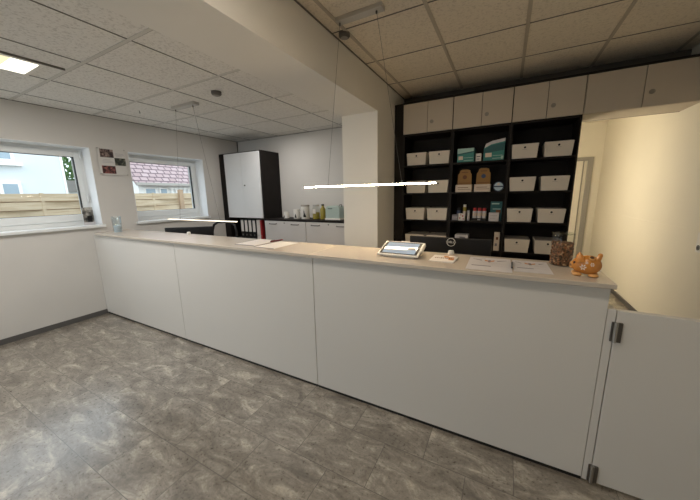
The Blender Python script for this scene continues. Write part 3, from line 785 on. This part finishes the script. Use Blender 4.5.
carton('pink_box', 'small white and pink spotted box on the middle bookcase', 'box', -.500, -.425, z, .085, .04, lambda wd, h: [('spots', 'red', MB().disc_y(-.02, 0, .03, .008, .001).disc_y(.012, 0, .055, .009, .001).disc_y(.02, 0, .02, .007, .001).disc_y(-.01, 0, .068, .006, .001))], M['paper'], YS + .02)
carton('blister_pack', 'low dark flat pack in front of the slim dark bottle', 'pack', -.575, -.505, z, .07, .05, lambda wd, h: [('label', 'inkpale', MB().box(-wd * .8, wd * .8, -.001, 0, h * .5, h * .65).box(-wd * .8, wd * .8, -.001, 0, h * .2, h * .3))], M['ink'], YS + .02)
tray = carton('display_tray', 'low dark tray holding three red lidded jars', 'tray', -.350, -.190, z, .03, .1, lambda wd, h: [('label', 'inkpale', MB().box(-wd * .2, wd * .2, -.001, 0, h * .3, h * .6))], M['black'], YS + .03)
for i, lb in enumerate(('next to the slim grey bottle', 'in the middle of the tray', 'next to the teal carton')):
    cylthing('supplement_jar', 'white jar with dark red lid, %s' % lb, 'jar', -.322 + .052 * i, YS + .075, .024, .085, 'paper2', 'red', .035, 'cream', z + .0305, 'red lidded jars')
carton('teal_box', 'upright dark teal box on the third shelf', 'box', -.155, -.035, z, .225, .04, lambda wd, h: [('label', 'tealpale', MB().box(-wd * .8, wd * .5, -.001, 0, h * .86, h * .92).box(-wd * .6, wd * .8, -.001, 0, h * .6, h * .64)), ('picture', 'brown', MB().box(0, wd * .8, -.001, 0, h * .4, h * .58))], M['tealdark'], YS + .07)
carton('white_box', 'low pale box standing in front of the dark teal box', 'box', -.165, -.060, z, .10, .04, lambda wd, h: [('print_lines', 'inkpale', MB().box(-wd * .7, wd * .7, -.001, 0, h * .6, h * .7).box(-wd * .7, wd * .3, -.001, 0, h * .3, h * .38))], M['paper2'], YS + .02)
z = SH[1]
carton('white_carton', 'long pale pack lying on the shelf behind the monitor', 'pack', -.53, -.38, z, .17, .14, lambda wd, h: [('label', 'ink', MB().box(-wd * .3, wd * .6, -.001, 0, h * .7, h * .85))], M['paper2'])
carton('pink_carton', 'narrow upright pale carton at the end of the monitor', 'carton', -.092, -.034, z, .215, .05, lambda wd, h: [('picture', 'brown', MB().box(-wd * .3, wd * .5, -.001, 0, h * .6, h * .75)), ('print_lines', 'ink', MB().box(-wd * .6, wd * .2, -.001, 0, h * .25, h * .4))], M['cream'])

# ------------------------------------------------------------------ left office
YK = 3.442
t = thing('tall_cabinet', 'tall black cabinet with two white doors in the office corner', 'cabinet', (-3.85, YK, 0)); o = t.location
XA, XC = -4.325, -3.378
b = MB(o).box(XA, -4.19, YK, YB - .005, 0, 2.112).build('side_panel', M['blackwood'], t)
MB(o).box(XC - .022, XC, YK, YB - .005, 0, 2.112).build('side_panel', M['blackwood'], t)
MB(o).box(-4.19, XC - .022, YK, YB - .005, 2.094, 2.112).build('top_panel', M['blackwood'], t)
MB(o).box(-4.19, XC - .022, YB - .02, YB - .005, .0, 2.094).build('back_panel', M['blackwood'], t)
for zz in (.36, .715, 1.068): MB(o).box(-4.19, XC - .022, YK + .01, YB - .02, zz - .02, zz).build('shelf', M['blackwood'], t)
for k, (x0, x1) in enumerate(((-4.188, -3.803), (-3.799, -3.404))):
    dd = MB(o).box(x0, x1, YK - .016, YK + .002, 1.066, 2.098).build('door', M['doorw'], t, .001)
    if k: MB(o).tube([(-3.745, YK - .016, 1.587), (-3.745, YK - .032, 1.587)], .010, 12).build('knob', M['black'], dd)
def binder(x, wd, label, body, lab=True, h=.315):
    t = thing('binder', label, 'binder', (x, YK + .02, .7155))
    MB().box(-wd / 2, wd / 2, 0, .28, 0, h).build('cover', M[body], t, .002)
    if lab: MB().box(-wd / 2 + .010, wd / 2 - .010, -.0015, 0, .115, h - .01).build('spine_label', M['paper'], t)
    MB().ring_y(0, -.0005, .06, .008, .012, .0015, 16).build('finger_ring', M['steel'], t)
bl = ['black ring binder with white spine label, farthest from the red binder', 'black ring binder with white spine label, second from the cabinet middle', 'black ring binder with white spine label in the middle of the row', 'black ring binder with white spine label, beside the white binder']
for i, x in enumerate((-3.925, -3.835, -3.745, -3.655)): binder(x, .078, bl[i], 'black')
binder(-3.558, .074, 'white ring binder beside the thin red binder', 'paper', False); binder(-3.500, .028, 'thin red ring binder at the end of the binder row', 'red', False)

def file_cab(x0, x1, label):
    t = thing('file_cabinet', label, 'cabinet', ((x0 + x1) / 2, YK, 0)); o = t.location
    MB(o).box(x0, x1, YK + .002, YB - .005, 0, 1.034).build('carcass', M['blackwood'], t)
    n = 3
    for k in range(n):
        za, zb = .06 + (1.03 - .06) / n * k + .002, .06 + (1.03 - .06) / n * (k + 1) - .002
        dr = MB(o).box(x0 + .003, x1 - .003, YK - .016, YK + .001, za, zb).build('drawer', M['drawer'], t, .001)
        for q in (.22, .76):
            xm = x0 + (x1 - x0) * q
            MB(o).tube([(xm - .07, YK - .016, zb - .04), (xm - .065, YK - .038, zb - .045), (xm + .065, YK - .038, zb - .045), (xm + .07, YK - .016, zb - .04)], .006, 8).build('handle', M['darksteel'], dr)
        MB(o).disc_y((x0 + x1) / 2, YK - .016, zb - .026, .010, .004).build('lock', M['darksteel'], dr)
file_cab(-3.374, -2.572, 'low grey white drawer cabinet beside the tall black cabinet'); file_cab(-2.568, -1.78, 'low grey white drawer cabinet beside the pillar')
tp = MB().box(-3.374, -1.78, YK - .018, YB - .005, 1.0345, 1.058).build('sideboard_top', M['blackwood'], None, .002)
tag(tp, 'black top board running across the low drawer cabinets', 'top board')
ZS = 1.0585
def mug(x, r, h, label, fig):
    t = thing('mug', label, 'mug', (x, 3.62, ZS))
    MB().lathe([(r * .9, 0), (r, .004), (r, h), (r * .92, h), (r * .88, .01)], n=24, cap=False).build('body', M['white'], t)
    MB().tube([(r * .9, 0, h * .8), (r * 1.5, 0, h * .75), (r * 1.55, 0, h * .35), (r * .9, 0, h * .25)], .006, 8).build('handle', M['white'], t)
    p = MB()
    for k in range(6):
        a0 = -2.0 + fig + .1 * k; a1 = a0 + .1; hh = h * (.15 + .35 * math.sin(PI * (k + .5) / 6))
        p.add([(r * 1.01 * math.cos(a), r * 1.01 * math.sin(a), zz) for a, zz in ((a0, h * .1), (a1, h * .1), (a1, hh), (a0, hh))], [(0, 1, 2, 3)])
    p.build('dark_motif', M['black'], t)
mug(-3.085, .045, .105, 'small white mug with dark motif beside the tall cabinet', -.15); mug(-2.875, .052, .145, 'taller white mug with dark motif next to the canister', .35)
t = thing('canister', 'white canister with dark lid and black figure on the drawer cabinets', 'canister', (-2.695, 3.60, ZS))
MB().lathe([(.062, 0), (.064, .004), (.064, .190)], n=28).build('body', M['white'], t)
MB().lathe([(.066, .190), (.066, .208), (.060, .214), (.01, .216)], n=28).build('lid', M['greypaint'], t)
p = MB()
for k in range(10):
    a0 = -1.45 + .07 * k; a1 = a0 + .07; hh = (.07, .12, .145, .125, .10, .085, .07, .06, .05, .04)[k]
    p.add([(.0648 * math.cos(a), .0648 * math.sin(a), zz) for a, zz in ((a0, .03), (a1, .03), (a1, hh), (a0, hh))], [(0, 1, 2, 3)])
p.build('black_figure', M['black'], t)
t = thing('storage_jar', 'clear jar with white label and greenish filling', 'jar', (-2.515, 3.63, ZS))
MB().lathe([(.056, 0), (.058, .004), (.058, .16), (.045, .18), (.045, .19)], n=24).build('glass_body', M['jarglass'], t); MB().lathe([(.052, .004), (.052, .10)], n=24).build('filling', M['olive'], t)
MB().lathe([(.048, .19), (.048, .212)], n=24).build('lid', M['steel'], t)
p = MB()
for k in range(6):
    a0 = -2.05 + .16 * k; p.add([(.0592 * math.cos(a), .0592 * math.sin(a), zz) for a, zz in ((a0, .085), (a0 + .16, .085), (a0 + .16, .15), (a0, .15))], [(0, 1, 2, 3)])
p.build('label', M['paper'], t)
t = thing('oil_bottle', 'squat yellow green bottle beside the pale teal bin', 'bottle', (-2.395, 3.63, ZS))
MB().lathe([(.038, 0), (.040, .004), (.040, .15), (.018, .18), (.018, .20)], n=20).build('body', M['olive'], t); MB().lathe([(.02, .20), (.02, .222)], n=16).build('cap', M['black'], t)
t = thing('kitchen_bin', 'pale teal rounded container on white base beside the pillar', 'container', (-2.17, 3.62, ZS))
pr = [(-.118 + 0, .02)] + [(-.118 + .05 - .05 * math.cos(a), .145 + .055 * math.sin(a)) for a in [k * PI / 16 for k in range(9)]] + [(.118 - .05 + .05 * math.cos(a), .145 + .055 * math.sin(a)) for a in [k * PI / 16 for k in range(8, -1, -1)]] + [(.118, .02)]
MB().prism(pr, 'y', -.09, .09).build('body', M['tealcan'], t, .012, 3)
MB().box(-.126, .126, -.098, .098, 0, .028).build('base', M['white'], t, .006); MB().box(-.07, .0, -.0945, -.088, .155, .170).build('slot', M['tealslot'], t)
MB().tube([(.07, 0, .19), (.075, 0, .215), (.1, 0, .22), (.105, 0, .18)], .006, 8).build('handle', M['darksteel'], t)

# office chair behind the counter
ch = thing('office_chair', 'black office chair with open rounded backrest behind the counter', 'chair', (-3.60, 2.60, 0), math.radians(8))
for k in range(5):
    a = 2 * PI * k / 5 + .3
    lg = MB().tube([(0, 0, .10), (.30 * math.cos(a), .30 * math.sin(a), .075)], [.026, .018], 10).build('leg', M['black'], ch)
    MB().ball((.30 * math.cos(a), .30 * math.sin(a), .032), (.02, .02, .032), 12, 8).build('caster', M['black'], lg)
MB().tube([(0, 0, .08), (0, 0, .44)], .025, 12).build('column', M['darksteel'], ch)
MB().box(-.24, .24, -.23, .25, .44, .52).build('seat', M['blacksoft'], ch, .04, 4)
loop = [(-.17, .24, .50), (-.205, .25, .62), (-.225, .26, .78), (-.222, .27, .92), (-.19, .275, 1.005), (-.12, .28, 1.043), (0, .28, 1.05), (.12, .28, 1.043), (.19, .275, 1.005), (.222, .27, .92), (.225, .26, .78), (.205, .25, .62), (.17, .24, .50)]
MB().tube(loop, .017, 10).build('backrest', M['black'], ch)
MB().tube([(-.225, .262, .74), (0, .285, .70), (.225, .262, .74)], .014, 8).build('lumbar_bar', M['black'], ch)
for sx in (-1, 1): MB().tube([(sx * .24, .05, .48), (sx * .29, .05, .52), (sx * .29, .06, .64), (sx * .29, -.10, .66), (sx * .29, .14, .66)], .014, 8).build('armrest', M['black'], ch)

# ------------------------------------------------------------------ on the walls and the sill
t = thing('photo_panel', 'frameless wall panel with three small photos between the windows', 'wall panel', (XL + .003, 1.895, 1.70)); o = t.location
MB(o).box(XL + .012, XL + .016, 1.752, 2.042, 1.70, 2.016).build('panel', M['wall'], t)
for m_, y0, y1, z0, z1 in (('photo1', 1.775, 1.912, 1.907, 2.003), ('photo2', 1.917, 2.034, 1.818, 1.908), ('photo3', 1.775, 1.914, 1.716, 1.808)):
    MB(o).box(XL + .016, XL + .0175, y0, y1, z0, z1).build('photo', M[m_], t)
b = MB(o)
for y0, y1, zz in ((1.93, 2.02, 1.955), (1.93, 2.03, 1.94), (1.94, 2.0, 1.925), (1.79, 1.89, 1.86), (1.79, 1.90, 1.845), (1.80, 1.87, 1.875)): b.box(XL + .016, XL + .017, y0, y1, zz, zz + .006)
b.build('print_lines', M['inkpale'], t)
for y in (1.76, 2.033):
    for zz in (1.71, 2.008): MB(o).tube([(XL, y, zz), (XL + .022, y, zz)], .008, 12).build('standoff', M['steel'], t)
t = thing('picture_card', 'small black and white animal picture card standing on the window sill', 'picture', (XL - .09, 1.60, WZ[0] + .0005)); o = t.location
MB(o).box(XL - .094, XL - .09, 1.548, 1.648, WZ[0] + .001, 1.315).build('card', M['photo4'], t)
MB(o).box(XL - .0935, XL - .0885, 1.585, 1.63, 1.14, 1.215).build('dark_patch', M['black'], t)
MB(o).box(XL - .0935, XL - .0885, 1.546, 1.650, WZ[0] + .001, 1.14).build('caption', M['paper2'], t)
t = thing('wall_socket', 'white double wall switch and socket on the corridor wall', 'socket', (XW, 3.35, .97)); o = t.location
MB(o).box(XW - .008, XW, 3.312, 3.392, .90, 1.06).build('cover_plate', M['white'], t, .003)
MB(o).tube([(XW - .011, 3.352, .94), (XW - .007, 3.352, .94)], .022, 20).build('socket_well', M['pens'], t); MB(o).box(XW - .013, XW - .008, 3.324, 3.380, .992, 1.048).build('switch_rocker', M['white'], t, .002)
MB(o).tube([(XW - .012, 3.352, .94), (XW - .0105, 3.352, .94)], .010, 16).build('socket_hole', M['black'], t)

# ------------------------------------------------------------------ lamps
def pendant(xa, xb, z, zc, ca, cb, label, m, wa, wb):
    y = 2.085
    t = thing('pendant_lamp', label, 'lamp', ((xa + xb) / 2, y, z)); o = t.location
    MB(o).box(xa, xb, y - .009, y + .009, z + .004, z + .008).build('light_bar', M['alu'], t)
    MB(o).box(xa + .002, xb - .002, y - .008, y + .008, z - .0045, z + .0038).build('led_strip', M[m], t)
    MB(o).box(ca, cb, y - .033, y + .033, zc - .028, zc).build('ceiling_canopy', M['alu'], t, .002)
    for x0, x1 in wa:
        w_ = MB(o).tube([(x0, y, zc - .03), (x1, y, z + .010)], .0012, 6).build('wire', M['darksteel'], t)
        MB(o).tube([(x1, y, z + .008), (x1, y, z + .024)], .006, 10).build('wire_clamp', M['steel'], w_)
        MB(o).tube([(x0, y, zc - .045), (x0, y, zc - .027)], .006, 10).build('wire_grip', M['darksteel'], w_)
pendant(-1.552, -.436, 1.481, ZCR, -1.19, -.83, 'lit slim LED bar pendant lamp hanging in front of the pillar', 'led', ((-1.17, -1.315), (-.88, -.68)), None)
pendant(-3.64, -2.44, 1.157, ZCL, -3.26, -2.88, 'slim LED bar pendant lamp hanging near the windows', 'ledoff', ((-3.235, -3.40), (-2.94, -2.70)), None)
for x, y, zc, lb in ((-1.235, 2.27, ZCR, 'small dark round ceiling sensor above the lit pendant lamp'), (-2.46, 2.0, ZCL, 'small dark round ceiling sensor over the window office')):
    t = thing('ceiling_sensor', lb, 'sensor', (x, y, zc))
    MB().lathe([(.045, 0), (.045, -.022), (.040, -.028), (.032, -.034)], n=24).build('housing', M['darksteel'], t); MB().lathe([(.030, -.0335), (.018, -.040), (.005, -.041)], n=20).build('lens', M['greypaint'], t)
t = thing('ceiling_hook', 'tiny dark hook in the ceiling tiles above the window', 'hook', (-3.70, 1.96, ZCL))
MB().tube([(0, 0, 0), (0, 0, -.022), (.008, 0, -.03), (.014, 0, -.022)], .003, 8).build('hook', M['darksteel'], t)
# recessed panel light in the left ceiling (set a little proud of the tiles)
t = thing('ceiling_light', 'recessed warm fluorescent light in the ceiling corner', 'ceiling light', (-3.19, .4, ZCL)); o = t.location
xa, xb, ya, yb = -3.375, -3.0, -.22, 1.005
MB(o).box(xa, xb, ya, yb, ZCL - .012, ZCL - .001).build('housing', M['white'], t)
MB(o).box(xa + .045, xb - .04, .84, yb - .03, ZCL - .0150, ZCL - .0122).build('diffuser', M['tubecool'], t); MB(o).box(xa + .045, xb - .04, ya + .03, .835, ZCL - .0150, ZCL - .0122).build('diffuser', M['tube'], t)
gp = MB(o).box(xb, xb + .01, ya, yb + .10, ZCL - .014, ZCL).build('dark_gap', M['gap'], t)

# ------------------------------------------------------------------ light
def area(name, loc, size, power, col, rot=(0, 0, 0), sy=None):
    l = bpy.data.lights.new(name, 'AREA'); l.energy = power; l.color = col; l.size = size
    if sy: l.shape = 'RECTANGLE'; l.size_y = sy
    o = bpy.data.objects.new(name, l); COL.objects.link(o); o.location = loc; o.rotation_euler = rot
    return o
def portal(name, y0, y1):
    o = area(name, (XL - .31, (y0 + y1) / 2, sum(WZ) / 2), y1 - y0, 1, (1, 1, 1), (0, -PI / 2, 0))
    o.rotation_euler = (PI / 2, 0, -PI / 2) ; o.data.shape = 'RECTANGLE'; o.data.size = y1 - y0; o.data.size_y = WZ[1] - WZ[0]
    o.data.cycles.is_portal = True
portal('window_portal', *W1); portal('window_portal', *W2)
pf = area('window_portal_front', ((FX0 + FX1) / 2, YF - .16, (FZ0 + FZ1) / 2), FX1 - FX0, 1, (1, 1, 1), (PI / 2, 0, 0), FZ1 - FZ0); pf.data.cycles.is_portal = True
pl = bpy.data.lights.new('corridor_lamp', 'POINT'); pl.energy = 20; pl.color = (1, .90, .70); pl.shadow_soft_size = .12
po = bpy.data.objects.new('corridor_lamp', pl); COL.objects.link(po); po.location = (.22, 4.9, 1.6)
pl = bpy.data.lights.new('corridor_low_lamp', 'POINT'); pl.energy = 9; pl.color = (1, .88, .68); pl.shadow_soft_size = .1  # unseen fill added to brighten the lower corridor wall
po = bpy.data.objects.new('corridor_low_lamp', pl); COL.objects.link(po); po.location = (.28, 4.6, .85)
area('ceiling_panel_corner', (-3.19, .4, ZCL - .02), .28, 16, (1, .96, .90), sy=1.15)
area('ceiling_panel_left', (-2.5, .75, ZCL - .02), 1.1, 12, (1, .98, .96), sy=.18)
area('ceiling_panel_right', (-.35, .75, ZCR - .02), 1.15, 11, (1, .88, .72), sy=.18)
area('ceiling_panel_office', (-3.0, 3.0, ZCL - .02), .3, 8, (1, .95, .90), sy=.6)  # added fill without a fixture, brightens the office back wall
sun = bpy.data.lights.new('sun', 'SUN'); sun.energy = .5; sun.angle = math.radians(20); sun.color = (1, .96, .9)
so = bpy.data.objects.new('sun', sun); COL.objects.link(so); so.rotation_euler = (math.radians(40), math.radians(25), 0)

wd = bpy.data.worlds.new('World'); scene.world = wd; wd.use_nodes = True
nt = wd.node_tree; bg = nt.nodes['Background']
sk = nt.nodes.new('ShaderNodeTexSky')
sk.sky_type = 'HOSEK_WILKIE'; sk.turbidity = 8; sk.sun_direction = (.4, -.5, .75); sk.ground_albedo = .4
mx = nt.nodes.new('ShaderNodeMix'); mx.data_type = 'RGBA'; mx.inputs['Factor'].default_value = .8
nt.links.new(sk.outputs['Color'], mx.inputs['A']); mx.inputs['B'].default_value = (.80, .91, 1.0, 1)
nt.links.new(mx.outputs['Result'], bg.inputs['Color']); bg.inputs['Strength'].default_value = 3.0

# ------------------------------------------------------------------ camera
yaw, pitch, roll, F, H = .492511, -.188998, -.0174791, 288.61, 1.41
fwd = Vector((-math.sin(yaw) * math.cos(pitch), math.cos(yaw) * math.cos(pitch), math.sin(pitch)))
r = Vector((math.cos(yaw), math.sin(yaw), 0)); u = r.cross(fwd)
r2 = r * math.cos(roll) + u * math.sin(roll); u2 = -r * math.sin(roll) + u * math.cos(roll)
cam = bpy.data.cameras.new('camera'); co = bpy.data.objects.new('camera', cam); COL.objects.link(co)
mw = Matrix.Identity(4)
for i in range(3): mw[i][0] = r2[i]; mw[i][1] = u2[i]; mw[i][2] = -fwd[i]
mw[2][3] = H
co.matrix_world = mw
cam.sensor_fit = 'HORIZONTAL'; cam.sensor_width = 36; cam.lens = F * 36 / 700; cam.clip_start = .05; cam.clip_end = 200
scene.camera = co
scene.view_settings.view_transform = 'Standard'; scene.view_settings.look = 'None'; scene.view_settings.exposure = .12
scene.cycles.use_denoising = True
scene.cycles.max_bounces = 10; scene.cycles.diffuse_bounces = 5
scene.cycles.sample_clamp_indirect = 6
